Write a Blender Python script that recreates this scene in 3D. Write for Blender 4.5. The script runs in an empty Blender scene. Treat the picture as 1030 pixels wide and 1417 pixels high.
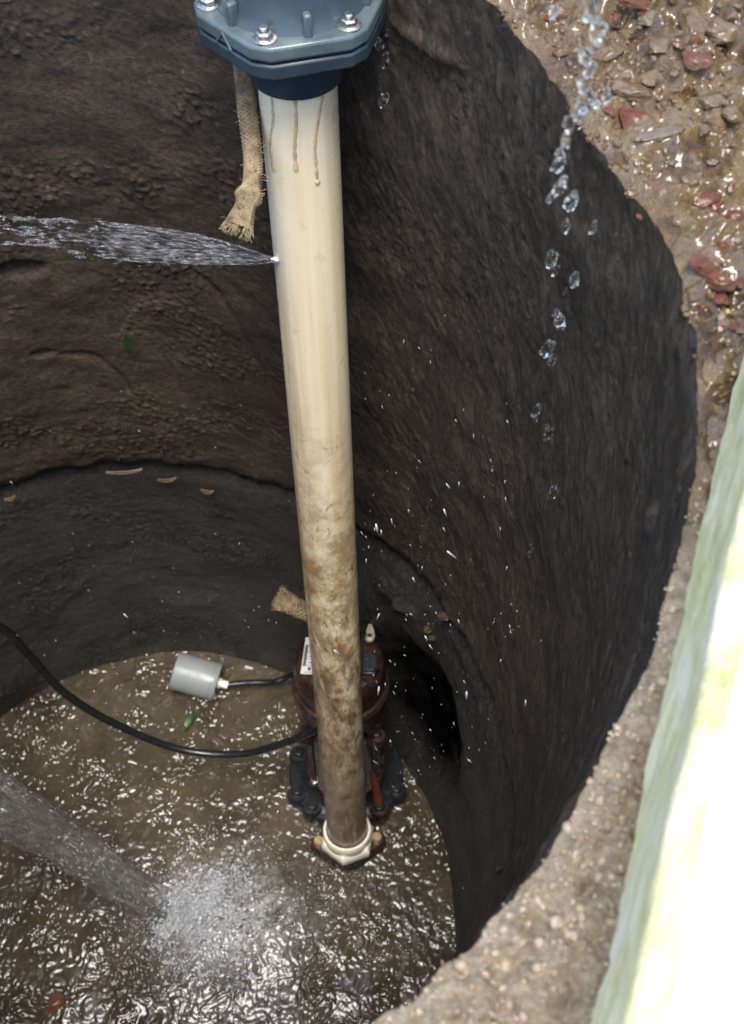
import bpy, math, random
import numpy as np
from mathutils import Matrix, Vector

SC = bpy.context.scene
COL = SC.collection
rad = math.radians
random.seed(7)
RNG = np.random.default_rng(7)

# ------------------------------------------------------------------ camera
F_PX, PITCH, ROLL, H = 1900.0, 1.07362, 0.05479, 2.06688      # photo is 1030 x 1417
CX, CY, R0 = -0.26153, 0.42892, 0.43677                        # well axis, radius
ZS, ZR, RW = 0.56965, 1.43727, 0.41804                         # ring joint, rim height, radius at water
fwd = np.array([0, math.cos(PITCH), -math.sin(PITCH)])
_r = np.array([1.0, 0, 0]); _u = np.cross(_r, fwd)
rgt = math.cos(ROLL) * _r + math.sin(ROLL) * _u
upv = -math.sin(ROLL) * _r + math.cos(ROLL) * _u
CAM = np.array([0, 0, H])
cd = bpy.data.cameras.new('camera'); cam = bpy.data.objects.new('camera', cd); COL.objects.link(cam)
cd.sensor_fit = 'VERTICAL'; cd.sensor_height = 36; cd.sensor_width = 36
cd.lens = F_PX / 1417 * 36
cd.clip_start = 0.01; cd.clip_end = 500
cd.dof.use_dof = True; cd.dof.focus_distance = 1.18; cd.dof.aperture_fstop = 12
m = Matrix.Identity(4)
for i in range(3):
    m[i][0], m[i][1], m[i][2], m[i][3] = rgt[i], upv[i], -fwd[i], CAM[i]
cam.matrix_world = m
SC.camera = cam

# ------------------------------------------------------------------ light
SUN_EL, SUN_AZ = 79.0, -95.0        # azimuth measured from +x towards +y
w = bpy.data.worlds.new('World'); SC.world = w; w.use_nodes = True
nt = w.node_tree; bg = nt.nodes['Background']
sky = nt.nodes.new('ShaderNodeTexSky'); sky.sky_type = 'NISHITA'; sky.sun_disc = False
sky.sun_elevation = rad(SUN_EL); sky.sun_rotation = rad(90 - SUN_AZ)
sky.air_density = 1.0; sky.dust_density = 2.0; sky.ozone_density = 1.0
nt.links.new(sky.outputs[0], bg.inputs[0]); bg.inputs[1].default_value = 0.15
sl = bpy.data.lights.new('sun', 'SUN'); so = bpy.data.objects.new('sun', sl); COL.objects.link(so)
sl.energy = 1.5; sl.angle = rad(26); sl.color = (1.0, 0.96, 0.90)
sd = Vector((math.cos(rad(SUN_EL)) * math.cos(rad(SUN_AZ)), math.cos(rad(SUN_EL)) * math.sin(rad(SUN_AZ)), math.sin(rad(SUN_EL))))
so.rotation_euler = sd.to_track_quat('Z', 'Y').to_euler()
so.location = (-1, 0, 5)
SC.view_settings.view_transform = 'Standard'; SC.view_settings.look = 'None'
SC.view_settings.exposure = 1.6; SC.view_settings.gamma = 1
SC.render.engine = 'CYCLES'
SC.cycles.max_bounces = 10; SC.cycles.transmission_bounces = 8; SC.cycles.transparent_max_bounces = 16
SC.cycles.use_denoising = True; SC.cycles.denoiser = 'OPENIMAGEDENOISE'; SC.cycles.denoising_input_passes = 'RGB_ALBEDO_NORMAL'; SC.cycles.denoising_prefilter = 'ACCURATE'
SC.cycles.sample_clamp_indirect = 4; SC.cycles.sample_clamp_direct = 12
SC.cycles.caustics_reflective = False; SC.cycles.caustics_refractive = False

# ------------------------------------------------------------------ helpers: pixels to places
def ray(x, y):
    return fwd + (x - 515) / F_PX * rgt + (708.5 - y) / F_PX * upv
def at_z(x, y, z):
    d = ray(x, y); return CAM + d * ((z - H) / d[2])
def at_y(x, y, Y):
    d = ray(x, y); return CAM + d * (Y / d[1])
def at_d(x, y, t):
    return CAM + ray(x, y) * t
def wall_hit(x, y, R=R0):
    d = ray(x, y); A = d[0]**2 + d[1]**2; Bq = -(d[0]*CX + d[1]*CY); Cq = CX*CX + CY*CY - R*R
    t = (-Bq + math.sqrt(max(0, Bq*Bq - A*Cq))) / A
    P = CAM + d * t
    return math.atan2(P[1]-CY, P[0]-CX), P[2], P

# ------------------------------------------------------------------ helpers: noise
_perm = np.random.default_rng(3).permutation(256); _perm = np.concatenate([_perm, _perm, _perm])
_g = np.random.default_rng(4).normal(size=(256, 3)); _g /= np.linalg.norm(_g, axis=1)[:, None]
def noise(x, y, z=0.0):
    x, y, z = np.broadcast_arrays(np.asarray(x, float), np.asarray(y, float), np.asarray(z, float))
    xi, yi, zi = np.floor(x).astype(int), np.floor(y).astype(int), np.floor(z).astype(int)
    xf, yf, zf = x-xi, y-yi, z-zi
    def fade(t): return t*t*t*(t*(t*6-15)+10)
    u, v, ww = fade(xf), fade(yf), fade(zf)
    out = 0
    for a in (0, 1):
        for b in (0, 1):
            for c in (0, 1):
                h = _perm[_perm[_perm[(xi+a) & 255] + ((yi+b) & 255)] + ((zi+c) & 255)]
                g = _g[h]
                d = g[..., 0]*(xf-a) + g[..., 1]*(yf-b) + g[..., 2]*(zf-c)
                out = out + d * (u if a else 1-u) * (v if b else 1-v) * (ww if c else 1-ww)
    return out * 1.5
def fbm(x, y, z, s, oct=4, gain=.5):
    t = 0; a = 1.0
    for k in range(oct):
        t = t + a * noise(np.asarray(x)*s + 17.3*k, np.asarray(y)*s + 5.1*k, np.asarray(z)*s + 9.7*k); a *= gain; s *= 2.03
    return t
def sstep(a, b, x):
    t = np.clip((np.asarray(x, float)-a)/(b-a), 0, 1); return t*t*(3-2*t)

# ------------------------------------------------------------------ helpers: meshes
def link(o, parent=None):
    COL.objects.link(o)
    if parent is not None: o.parent = parent
    return o
def tag(o, label=None, cat=None, group=None, kind=None):
    if label: o['label'] = label
    if cat: o['category'] = cat
    if group: o['group'] = group
    if kind: o['kind'] = kind
    return o
def empty(name, loc=(0, 0, 0), mat=None):
    o = bpy.data.objects.new(name, None); o.empty_display_size = .02
    COL.objects.link(o)
    if mat is not None: o.matrix_world = mat
    else: o.location = loc
    return o
def mesh_np(name, V, Fq, mat, parent=None, smooth=True):
    """V (n,3), Fq (m,3|4) int arrays"""
    V = np.asarray(V, np.float32); Fq = np.asarray(Fq, np.int32)
    me = bpy.data.meshes.new(name); k = Fq.shape[1]
    me.vertices.add(len(V)); me.vertices.foreach_set('co', V.ravel())
    me.loops.add(Fq.size); me.loops.foreach_set('vertex_index', Fq.ravel())
    me.polygons.add(len(Fq)); me.polygons.foreach_set('loop_start', np.arange(len(Fq), dtype=np.int32)*k)
    me.polygons.foreach_set('use_smooth', np.full(len(Fq), smooth))
    me.update(calc_edges=True); me.validate()
    if mat: me.materials.append(mat)
    return link(bpy.data.objects.new(name, me), parent)
def grid_faces(nr, nc, wrap=False):
    i = np.arange(nr-1)[:, None]; j = np.arange(nc if wrap else nc-1)[None]
    a = i*nc + j; b = i*nc + (j+1) % nc
    return np.stack([a, b, b+nc, a+nc], -1).reshape(-1, 4)
def set_attr(o, name, vals):
    at = o.data.attributes.new(name, 'FLOAT', 'POINT'); at.data.foreach_set('value', np.asarray(vals, np.float32).ravel())
def set_uv(o, U, Vv):
    me = o.data; uv = me.uv_layers.new(name='UVMap')
    idx = np.empty(len(me.loops), np.int32); me.loops.foreach_get('vertex_index', idx)
    uv.data.foreach_set('uv', np.stack([np.asarray(U).ravel()[idx], np.asarray(Vv).ravel()[idx]], -1).astype(np.float32).ravel())

class MB:
    def __init__(s): s.v = []; s.f = []
    def add(s, V, Fs):
        n = len(s.v); s.v += [tuple(map(float, p)) for p in V]; s.f += [tuple(int(i)+n for i in f) for f in Fs]; return s
    def box(s, c, size, rot=None):
        V = [np.array([(a-.5)*size[0], (b-.5)*size[1], (d-.5)*size[2]]) for a in (0, 1) for b in (0, 1) for d in (0, 1)]
        if rot is not None: V = [np.array(rot @ Vector(p)) for p in V]
        return s.add([p + np.array(c) for p in V], [(0,1,3,2),(4,6,7,5),(0,4,5,1),(2,3,7,6),(0,2,6,4),(1,5,7,3)])
    def lathe(s, prof, n=32, c=(0, 0, 0), rot=None, cap0=False, cap1=False, ang0=0, sx=1, sy=1):
        V = []; Fs = []
        for r, z in prof:
            for k in range(n):
                a = ang0 + 2*math.pi*k/n; p = np.array([r*math.cos(a)*sx, r*math.sin(a)*sy, z])
                if rot is not None: p = np.array(rot @ Vector(p))
                V.append(p + np.array(c))
        for i in range(len(prof)-1):
            for k in range(n):
                Fs.append((i*n+k, i*n+(k+1) % n, (i+1)*n+(k+1) % n, (i+1)*n+k))
        if cap0: Fs.append(tuple(range(n))[::-1])
        if cap1: Fs.append(tuple((len(prof)-1)*n+k for k in range(n)))
        return s.add(V, Fs)
    def tube(s, P, rads, n=10, caps=True, sx=1.0):
        P = [np.array(p, float) for p in P]; V = []; Fs = []
        if not hasattr(rads, '__len__'): rads = [rads]*len(P)
        ref = np.array([0.0, 0.0, 1.0])
        t0 = P[1]-P[0]; t0 /= np.linalg.norm(t0)
        if abs(t0 @ ref) > .9: ref = np.array([0.0, 1.0, 0])
        for i, p in enumerate(P):
            t = P[min(i+1, len(P)-1)] - P[max(i-1, 0)]; t = t/np.linalg.norm(t)
            a = np.cross(t, ref); a /= np.linalg.norm(a); b = np.cross(t, a); ref = np.cross(a, t) if abs(a @ ref) > 1 else ref
            for k in range(n):
                an = 2*math.pi*k/n; V.append(p + rads[i]*(math.cos(an)*a*sx + math.sin(an)*b))
        for i in range(len(P)-1):
            for k in range(n): Fs.append((i*n+k, i*n+(k+1) % n, (i+1)*n+(k+1) % n, (i+1)*n+k))
        if caps: Fs.append(tuple(range(n))[::-1]); Fs.append(tuple((len(P)-1)*n+k for k in range(n)))
        return s.add(V, Fs)
    def prism(s, poly, z0, z1):
        n = len(poly); V = [(x, y, z0) for x, y in poly] + [(x, y, z1) for x, y in poly]
        return s.add(V, [tuple(range(n))[::-1], tuple(range(n, 2*n))] + [(k, (k+1) % n, (k+1) % n+n, k+n) for k in range(n)])
    def build(s, name, mat, parent=None, smooth=False, bevel=0, seg=2, angle=35):
        me = bpy.data.meshes.new(name); me.from_pydata(s.v, [], s.f); me.validate()
        if mat: me.materials.append(mat)
        o = link(bpy.data.objects.new(name, me), parent)
        if bevel:
            b = o.modifiers.new('bevel', 'BEVEL'); b.width = bevel; b.segments = seg; b.limit_method = 'ANGLE'; b.angle_limit = rad(angle)
        if smooth or bevel:
            me.polygons.foreach_set('use_smooth', [True]*len(me.polygons))
            try: me.set_sharp_from_angle(angle=rad(45))
            except Exception: pass
        return o
def spline(P, n):
    """Catmull-Rom through points"""
    P = [np.array(p, float) for p in P]; P = [2*P[0]-P[1]] + P + [2*P[-1]-P[-2]]; out = []
    for i in range(1, len(P)-2):
        for k in range(n):
            t = k/n; a, b, c, d = P[i-1:i+3]
            out.append(.5*((2*b) + (c-a)*t + (2*a-5*b+4*c-d)*t*t + (3*b-a-3*c+d)*t**3))
    out.append(P[-2]); return out
def ico(sub=1):
    import bmesh
    bm = bmesh.new(); bmesh.ops.create_icosphere(bm, subdivisions=sub, radius=1)
    V = np.array([v.co[:] for v in bm.verts]); Fs = np.array([[v.index for v in f.verts] for f in bm.faces]); bm.free()
    return V, Fs
ICO1, ICO2, ICO3, ICO4 = ico(1), ico(2), ico(3), ico(4)
def scatter(name, base, mats, mat, parent=None, smooth=True):
    """join many copies of a base shape: mats = list of (3x3, offset)"""
    V, Fs = base; A = np.array([a for a, b in mats]); T = np.array([b for a, b in mats])
    W = np.einsum('nij,kj->nki', A, V) + T[:, None]
    FF = (Fs[None] + (np.arange(len(mats))*len(V))[:, None, None]).reshape(-1, Fs.shape[1])
    return mesh_np(name, W.reshape(-1, 3), FF, mat, parent, smooth)
def rand_rot():
    q = RNG.normal(size=4); q /= np.linalg.norm(q); a, b, c, d = q
    return np.array([[1-2*(c*c+d*d), 2*(b*c-a*d), 2*(b*d+a*c)], [2*(b*c+a*d), 1-2*(b*b+d*d), 2*(c*d-a*b)], [2*(b*d-a*c), 2*(c*d+a*b), 1-2*(b*b+c*c)]])
def lump(base, amp, freq, seed, flat=None):
    V, Fs = base; V = V.copy()
    V = V * (1 + amp*fbm(V[:, 0]+seed*3.1, V[:, 1]-seed, V[:, 2]+seed*7.7, freq, 3))[:, None]
    if flat:
        for k in range(flat):
            n = np.random.default_rng(seed*31+k).normal(size=3); n /= np.linalg.norm(n)
            d = V @ n; lim = .62 if flat < 9 else .52; V = np.where((d > lim)[:, None], V - n[None]*((d-lim)*.9)[:, None], V)
    return V, Fs

# ------------------------------------------------------------------ helpers: materials
class M:
    def __init__(s, name, base=(.5, .5, .5), rough=.5, metal=0, **kw):
        s.m = bpy.data.materials.new(name); s.m.use_nodes = True; s.t = s.m.node_tree
        s.p = s.t.nodes['Principled BSDF']; s.out = s.t.nodes['Material Output']
        s.p.inputs['Base Color'].default_value = (*base, 1); s.p.inputs['Roughness'].default_value = rough; s.p.inputs['Metallic'].default_value = metal
        for k, v in kw.items(): s.p.inputs[k].default_value = v
        s._c = None
    def n(s, t, **kw):
        nd = s.t.nodes.new(t)
        for k, v in kw.items(): setattr(nd, k, v)
        return nd
    def L(s, a, b): s.t.links.new(a, b)
    def coord(s, kind='Object', scale=None, rot=None):
        c = s.n('ShaderNodeTexCoord').outputs[kind]
        if scale or rot:
            mp = s.n('ShaderNodeMapping'); s.L(c, mp.inputs[0])
            if scale: mp.inputs['Scale'].default_value = scale
            if rot: mp.inputs['Rotation'].default_value = rot
            return mp.outputs[0]
        return c
    def noise(s, vec, scale, detail=4, rough=.6, dist=0):
        nd = s.n('ShaderNodeTexNoise'); s.L(vec, nd.inputs['Vector'])
        nd.inputs['Scale'].default_value = scale; nd.inputs['Detail'].default_value = detail; nd.inputs['Roughness'].default_value = rough; nd.inputs['Distortion'].default_value = dist
        return nd.outputs['Fac']
    def voro(s, vec, scale, feature='F1', out='Distance'):
        nd = s.n('ShaderNodeTexVoronoi', feature=feature); s.L(vec, nd.inputs['Vector']); nd.inputs['Scale'].default_value = scale
        return nd.outputs[out]
    def ramp(s, fac, stops):
        nd = s.n('ShaderNodeValToRGB'); s.L(fac, nd.inputs[0]); el = nd.color_ramp.elements
        while len(el) < len(stops): el.new(.5)
        for e, (p, c) in zip(el, stops):
            e.position = p; e.color = (*c, 1) if hasattr(c, '__len__') else (c, c, c, 1)
        return nd.outputs[0]
    def rng(s, v, a, b, c, d):
        nd = s.n('ShaderNodeMapRange'); s.L(v, nd.inputs[0])
        for i, x in enumerate((a, b, c, d)): nd.inputs[i+1].default_value = x
        return nd.outputs[0]
    def mix(s, fac, a, b, blend='MIX'):
        nd = s.n('ShaderNodeMix', data_type='RGBA', blend_type=blend)
        for i, x in ((0, fac), (6, a), (7, b)):
            if hasattr(x, 'is_linked'): s.L(x, nd.inputs[i])
            elif hasattr(x, '__len__'): nd.inputs[i].default_value = (*x, 1)
            else: nd.inputs[i].default_value = x
        return nd.outputs[2]
    def math(s, op, a, b=0.0):
        nd = s.n('ShaderNodeMath', operation=op)
        for i, x in enumerate((a, b)):
            if hasattr(x, 'is_linked'): s.L(x, nd.inputs[i])
            else: nd.inputs[i].default_value = x
        return nd.outputs[0]
    def attr(s, name):
        return s.n('ShaderNodeAttribute', attribute_name=name).outputs['Fac']
    def col(s, c): s.L(c, s.p.inputs['Base Color']); return s
    def rgh(s, r): s.L(r, s.p.inputs['Roughness']); return s
    def bump(s, h, strength=.5, dist=.002):
        b = s.n('ShaderNodeBump'); s.L(h, b.inputs['Height']); b.inputs['Strength'].default_value = strength; b.inputs['Distance'].default_value = dist
        if s._c is not None: s.L(s._c, b.inputs['Normal'])
        s._c = b.outputs[0]; s.L(s._c, s.p.inputs['Normal']); return s

def mat_wall(name, dark, mid, light, rlo, rhi, hollow_shade=False):
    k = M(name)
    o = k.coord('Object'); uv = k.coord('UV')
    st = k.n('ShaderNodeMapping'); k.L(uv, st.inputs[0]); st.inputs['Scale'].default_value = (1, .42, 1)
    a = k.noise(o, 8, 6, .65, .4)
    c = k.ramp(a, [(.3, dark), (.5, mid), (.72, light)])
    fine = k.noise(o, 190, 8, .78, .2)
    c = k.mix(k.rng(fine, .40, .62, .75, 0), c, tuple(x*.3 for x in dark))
    mk = k.attr('streak')
    stz = k.noise(st.outputs[0], 200, 8, .76, .5); stw = k.noise(st.outputs[0], 45, 6, .7, .5)
    c = k.mix(k.math('MULTIPLY', k.rng(stz, .42, .60, .85, 0), mk), c, tuple(x*.3 for x in dark))
    c = k.mix(k.math('MULTIPLY', k.rng(stw, .50, .68, 0, .35), mk), c, tuple(x*1.45 for x in light))
    pale = k.rng(k.noise(o, 60, 7, .8, .3), .62, .70, 0, .8)
    c = k.mix(pale, c, tuple(x*1.7 for x in light))
    if hollow_shade:
        c = k.mix(k.attr('hollow_shade'), c, (.005, .005, .006)); k.L(k.rng(k.attr('hollow_shade'), 0, 1, .5, 0), k.p.inputs['Specular IOR Level'])  # shade of the hollow painted in: base colour goes near black, specular off
    k.col(c); k.rgh(k.mix(k.attr('hollow_shade'), k.rng(k.noise(o, 22, 4), .3, .7, rlo, rhi), (.9, .9, .9)) if hollow_shade else k.rng(k.noise(o, 22, 4), .3, .7, rlo, rhi))
    k.bump(k.mix(mk, k.rng(k.noise(o, 110, 8, .75), 0, 1, .2, .8), stz), 1.0, .009)
    k.bump(fine, .9, .005)
    return k.m
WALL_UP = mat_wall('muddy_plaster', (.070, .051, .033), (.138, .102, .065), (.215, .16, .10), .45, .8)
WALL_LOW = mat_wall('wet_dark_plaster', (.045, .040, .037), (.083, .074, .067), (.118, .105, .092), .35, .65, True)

k = M('wet_mud'); o = k.coord('Object')
mo = k.attr('mortar')
c = k.ramp(k.noise(o, 18, 7, .65, .5), [(.28, (.082, .051, .023)), (.48, (.19, .125, .055)), (.62, (.27, .185, .083)), (.8, (.32, .235, .125))])
c2 = k.ramp(k.noise(o, 120, 6, .75, .2), [(.25, (.17, .13, .088)), (.5, (.37, .30, .205)), (.68, (.47, .395, .28)), (.8, (.55, .48, .37))])
c = k.mix(mo, c, c2)
c = k.mix(k.rng(k.noise(o, 55, 4, .7), .56, .7, 0, .55), c, (.07, .05, .03))
k.col(c)
rr = k.rng(k.noise(o, 26, 4, .6), .38, .62, .10, .45)
k.rgh(k.mix(mo, rr, (.75, .75, .75))); k.L(k.math('MULTIPLY', k.math('SUBTRACT', 1.0, mo), k.rng(k.noise(o, 14, 3), .35, .6, .3, 1)), k.p.inputs['Coat Weight']); k.p.inputs['Coat Roughness'].default_value = .07; k.p.inputs['Coat IOR'].default_value = 1.5
k.bump(k.noise(o, 90, 6, .7), 1.0, .009); k.bump(k.noise(o, 420, 4, .7), .9, .003)
MUD = k.m

k = M('pebble', rough=.55); o = k.coord('Object')
inf = k.n('ShaderNodeObjectInfo').outputs['Random']
c = k.ramp(k.noise(o, 55, 3, .5), [(.3, (.16, .115, .075)), (.42, (.30, .225, .15)), (.52, (.38, .30, .21)), (.6, (.28, .23, .18)), (.68, (.45, .34, .21)), (.78, (.48, .41, .31))])
k.col(k.mix(k.rng(k.noise(o, 300, 4), .4, .7, 0, .5), c, (.1, .08, .06)))
k.bump(k.noise(o, 500, 4, .7), .6, .001); PEBBLE = k.m

k = M('wet_stone', rough=.25, **{'Coat Weight': .5, 'Coat Roughness': .07, 'Coat IOR': 1.5}); o = k.coord('Object')
k.col(k.ramp(k.noise(o, 40, 6, .7, .5), [(.3, (.055, .035, .017)), (.5, (.125, .084, .04)), (.75, (.21, .148, .076))]))
k.rgh(k.rng(k.noise(o, 60), .35, .65, .12, .5)); k.bump(k.noise(o, 160, 6, .7), .8, .003); STONE = k.m
k = M('wet_grey_slate', rough=.3, **{'Coat Weight': .5, 'Coat Roughness': .07, 'Coat IOR': 1.5}); o = k.coord('Object')
k.col(k.ramp(k.noise(o, 50, 6, .7), [(.3, (.07, .052, .03)), (.6, (.16, .125, .075)), (.8, (.23, .185, .12))])); k.bump(k.noise(o, 200, 5), .7, .002); SLATE = k.m
k = M('wet_red_brick', rough=.3, **{'Coat Weight': .35, 'Coat Roughness': .07, 'Coat IOR': 1.5}); o = k.coord('Object')
c = k.ramp(k.noise(o, 45, 6, .7, .3), [(.3, (.09, .026, .013)), (.5, (.19, .058, .028)), (.72, (.28, .11, .06))])
k.col(k.mix(k.rng(k.noise(o, 50, 6, .75), .50, .64, 0, .85), c, (.15, .105, .058)))
k.rgh(k.rng(k.noise(o, 70), .35, .65, .12, .5)); k.bump(k.noise(o, 260, 7, .75), 1.0, .004); BRICK = k.m
k = M('yellow_stone', (.35, .25, .06), .3); k.bump(k.noise(k.coord(), 200), .5, .002); YELLOW = k.m

k = M('clear_water', (1, 1, 1), .02, **{'IOR': 1.33, 'Transmission Weight': 1.0}); CLEAR = k.m
k = M('glint_white_water', (.86, .9, .95), .12, **{'IOR': 1.33, 'Transmission Weight': .45, 'Specular IOR Level': 1.0}); GLINT_WATER = k.m  # whitish base colour stands in for glints on spray drops and stream beads
k = M('jet_water', (.92, .95, .98), .06, **{'IOR': 1.33, 'Transmission Weight': .93, 'Specular IOR Level': 1.0}); JETW = k.m
k = M('foam_water', (.88, .91, .96), .06, **{'IOR': 1.33, 'Transmission Weight': .40, 'Specular IOR Level': 1.0}); FOAM = k.m
k = M('puddle'); fr_ = k.n('ShaderNodeFresnel'); fr_.inputs[0].default_value = 1.45; tr_ = k.n('ShaderNodeBsdfTransparent'); tr_.inputs[0].default_value = (.80, .74, .62, 1)
gl_ = k.n('ShaderNodeBsdfGlossy'); gl_.inputs['Roughness'].default_value = .03; mx_ = k.n('ShaderNodeMixShader')
bp_ = k.n('ShaderNodeBump'); bp_.inputs['Strength'].default_value = .3; bp_.inputs['Distance'].default_value = .003; k.L(k.noise(k.coord(), 60, 2), bp_.inputs['Height']); k.L(bp_.outputs[0], gl_.inputs['Normal'])
k.L(fr_.outputs[0], mx_.inputs[0]); k.L(tr_.outputs[0], mx_.inputs[1]); k.L(gl_.outputs[0], mx_.inputs[2]); k.L(mx_.outputs[0], k.out.inputs['Surface']); PUDDLE = k.m
k = M('murky_water', rough=.04, **{'IOR': 1.42}); o = k.coord('Object')
c = k.ramp(k.noise(o, 7, 5, .6, .5), [(.3, (.027, .021, .013)), (.5, (.056, .044, .027)), (.72, (.09, .07, .043))])
c = k.mix(k.rng(k.noise(o, 45, 7, .8, .8), .55, .72, 0, .5), c, (.22, .205, .175))
fo = k.math('MULTIPLY', k.attr('foam'), k.rng(k.noise(o, 130, 5, .7), .35, .65, .15, 1))
k.col(k.mix(fo, c, (.50, .51, .52))); k.bump(k.noise(o, 230, 2, .5, .6), .15, .002); MURKY = k.m
k = M('stream_water', (.55, .52, .46), .10, **{'IOR': 1.33, 'Specular IOR Level': 1.0})
stv = k.noise(k.coord('UV', (10, .75, 1)), 5, 6, .7, .4); stf = k.noise(k.coord('UV', (40, 3.0, 1)), 5, 5, .7, .3)
k.L(k.rng(stv, .34, .66, .14, .62), k.p.inputs['Alpha']); k.col(k.ramp(stf, [(.35, (.38, .36, .32)), (.55, (.62, .61, .58)), (.66, (.92, .93, .95))]))
k.bump(stv, 1.0, .02); k.bump(stf, .9, .006); STREAM = k.m
k = M('water_film', (.7, .74, .8), .08, **{'IOR': 1.33, 'Specular IOR Level': 1.0})
stv = k.noise(k.coord('Object', (.10, 1, 1)), 420, 5, .7, .3)
k.L(k.rng(stv, .50, .74, .0, .28), k.p.inputs['Alpha']); k.bump(stv, 1.0, .003); FILM = k.m
def simple(name, c, r, metal=0, var=.25, sc=60, bump=.3, bd=.001, **kw):
    k = M(name, c, r, metal, **kw); o = k.coord('Object')
    k.col(k.ramp(k.noise(o, sc, 5, .65), [(.3, tuple(x*(1-var) for x in c)), (.7, tuple(min(1, x*(1+var)) for x in c))]))
    k.rgh(k.rng(k.noise(o, sc*1.7, 4), .3, .7, max(.04, r-.12), min(1, r+.15)))
    if bump: k.bump(k.noise(o, sc*4, 4, .65), bump, bd)
    return k.m
TEAL = simple('blue_grey_plastic', (.078, .104, .106), .3, var=.35, sc=25, bump=.15)
TEAL_DK = simple('dark_blue_plastic', (.026, .038, .048), .32, var=.2, sc=40, bump=.1)
STEEL = simple('stainless_steel', (.62, .58, .53), .28, 1, var=.15, sc=200, bump=.2, bd=.0004)
BRASS = simple('brass', (.58, .45, .24), .32, .6, var=.15, sc=150, bump=.2, bd=.0004)
RUST = simple('rusty_brown_paint', (.034, .019, .014), .22, var=.7, sc=55, bump=.5, bd=.0012)
RUST_OR = simple('orange_rust', (.10, .032, .015), .42, var=.4, sc=70, bump=.6, bd=.0015)
CAST_DK = simple('wet_black_casting', (.018, .019, .021), .18, var=.4, sc=50, bump=.5, bd=.0015)
CAST_GR = simple('wet_grey_casting', (.13, .12, .108), .28, var=.25, sc=60, bump=.35, bd=.001)
BLACKBOLT = simple('black_bolt', (.025, .025, .027), .3, .4, var=.3, sc=120, bump=.2, bd=.0005)
RUBBER = simple('black_rubber', (.012, .012, .013), .28, var=.25, sc=80, bump=.1)
GREYPL = simple('grey_plastic', (.23, .25, .255), .38, var=.08, sc=50, bump=.05)
GREYPL_D = simple('grey_plastic_seam', (.2, .21, .21), .5, var=.1, sc=50, bump=.05)
IVORY = simple('ivory_fitting', (.85, .80, .68), .18, var=.08, sc=50, bump=.05)
PLATE = simple('aluminium_label', (.72, .72, .72), .35, .1, var=.08, sc=90, bump=.05)
INK = simple('label_print', (.08, .08, .09), .5, var=.1, bump=0)
CREAMLUG = simple('galvanised_lug', (.62, .58, .44), .35, .5, var=.2, sc=90, bump=.2)
LEAF_G = simple('green_leaf', (.025, .085, .022), .35, var=.3, sc=120, bump=.2)
LEAF_D = simple('dry_leaf', (.16, .12, .078), .55, var=.3, sc=120, bump=.4)
GLUE = simple('brown_glue', (.56, .41, .24), .25, var=.25, sc=120, bump=.2)

# the cream plastic pipe: stains run with its length (local z, 0 at the pump)
k = M('cream_pipe', rough=.28); o = k.coord('Object')
sep = k.n('ShaderNodeSeparateXYZ'); k.L(o, sep.inputs[0]); z = sep.outputs['Z']
vert = k.coord('Object', (1, 1, .035)); hor = k.coord('Object', (1, 1, .8)); ver2 = k.coord('Object', (1, 1, .3), (0, .15, 0)); dia = k.coord('Object', (1, 1, .5), (.5, .3, 0))
c = k.ramp(k.noise(vert, 60, 4, .6), [(.3, (.77, .62, .36)), (.52, (.88, .77, .52)), (.75, (.92, .85, .65))])
low = k.rng(z, .98, .66, 0, 1); low2 = k.rng(z, .78, .42, 0, 1)
st1 = k.rng(k.noise(hor, 30, 9, .78, .25), .42, .58, 0, 1)
c = k.mix(k.math('MULTIPLY', st1, k.math('MULTIPLY', low, .9)), c, (.34, .195, .062))
# left-hand stain that begins a third of the way down
lx = k.rng(sep.outputs['X'], -.004, -.028, 0, 1); lz = k.math('MULTIPLY', k.rng(z, 1.12, .9, 0, 1), k.rng(k.noise(vert, 90, 4, .7), .42, .6, .1, 1))
c = k.mix(k.math('MULTIPLY', k.math('MULTIPLY', lx, lz), .75), c, (.34, .21, .08))
st2 = k.rng(k.noise(ver2, 60, 9, .8, .5), .45, .58, 0, 1)
c = k.mix(k.math('MULTIPLY', st2, k.math('MULTIPLY', low2, .9)), c, (.115, .062, .027))
c = k.mix(k.math('MULTIPLY', k.rng(z, .5, .1, 0, 1), .8), c, (.15, .112, .072))
scr = k.rng(k.noise(dia, 110, 4, .6, .8), .62, .66, 0, 1)
c = k.mix(k.math('MULTIPLY', scr, k.rng(z, 1.05, .5, .1, .9)), c, (.10, .06, .03))
wsc = k.rng(k.noise(vert, 240, 3, .6, .5), .66, .72, 0, 1)
c = k.mix(k.math('MULTIPLY', wsc, .5), c, (.72, .68, .58))
k.col(c); k.rgh(k.rng(st1, 0, 1, .22, .42)); k.bump(k.noise(vert, 120, 4), .12, .0006); PIPE = k.m

k = M('hemp', rough=.85); o = k.coord('Object')
c = k.ramp(k.noise(o, 90, 5, .7), [(.28, (.07, .047, .024)), (.48, (.21, .155, .085)), (.75, (.38, .30, .18))])
k.col(c); k.bump(k.noise(o, 900, 3, .7), .6, .001); HEMP = k.m
k = M('wet_hemp', rough=.7); o = k.coord('Object')
k.col(k.ramp(k.noise(o, 90, 5, .7), [(.3, (.05, .035, .02)), (.7, (.17, .115, .06))])); k.bump(k.noise(o, 900, 3), .6, .001); HEMP_WET = k.m

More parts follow.
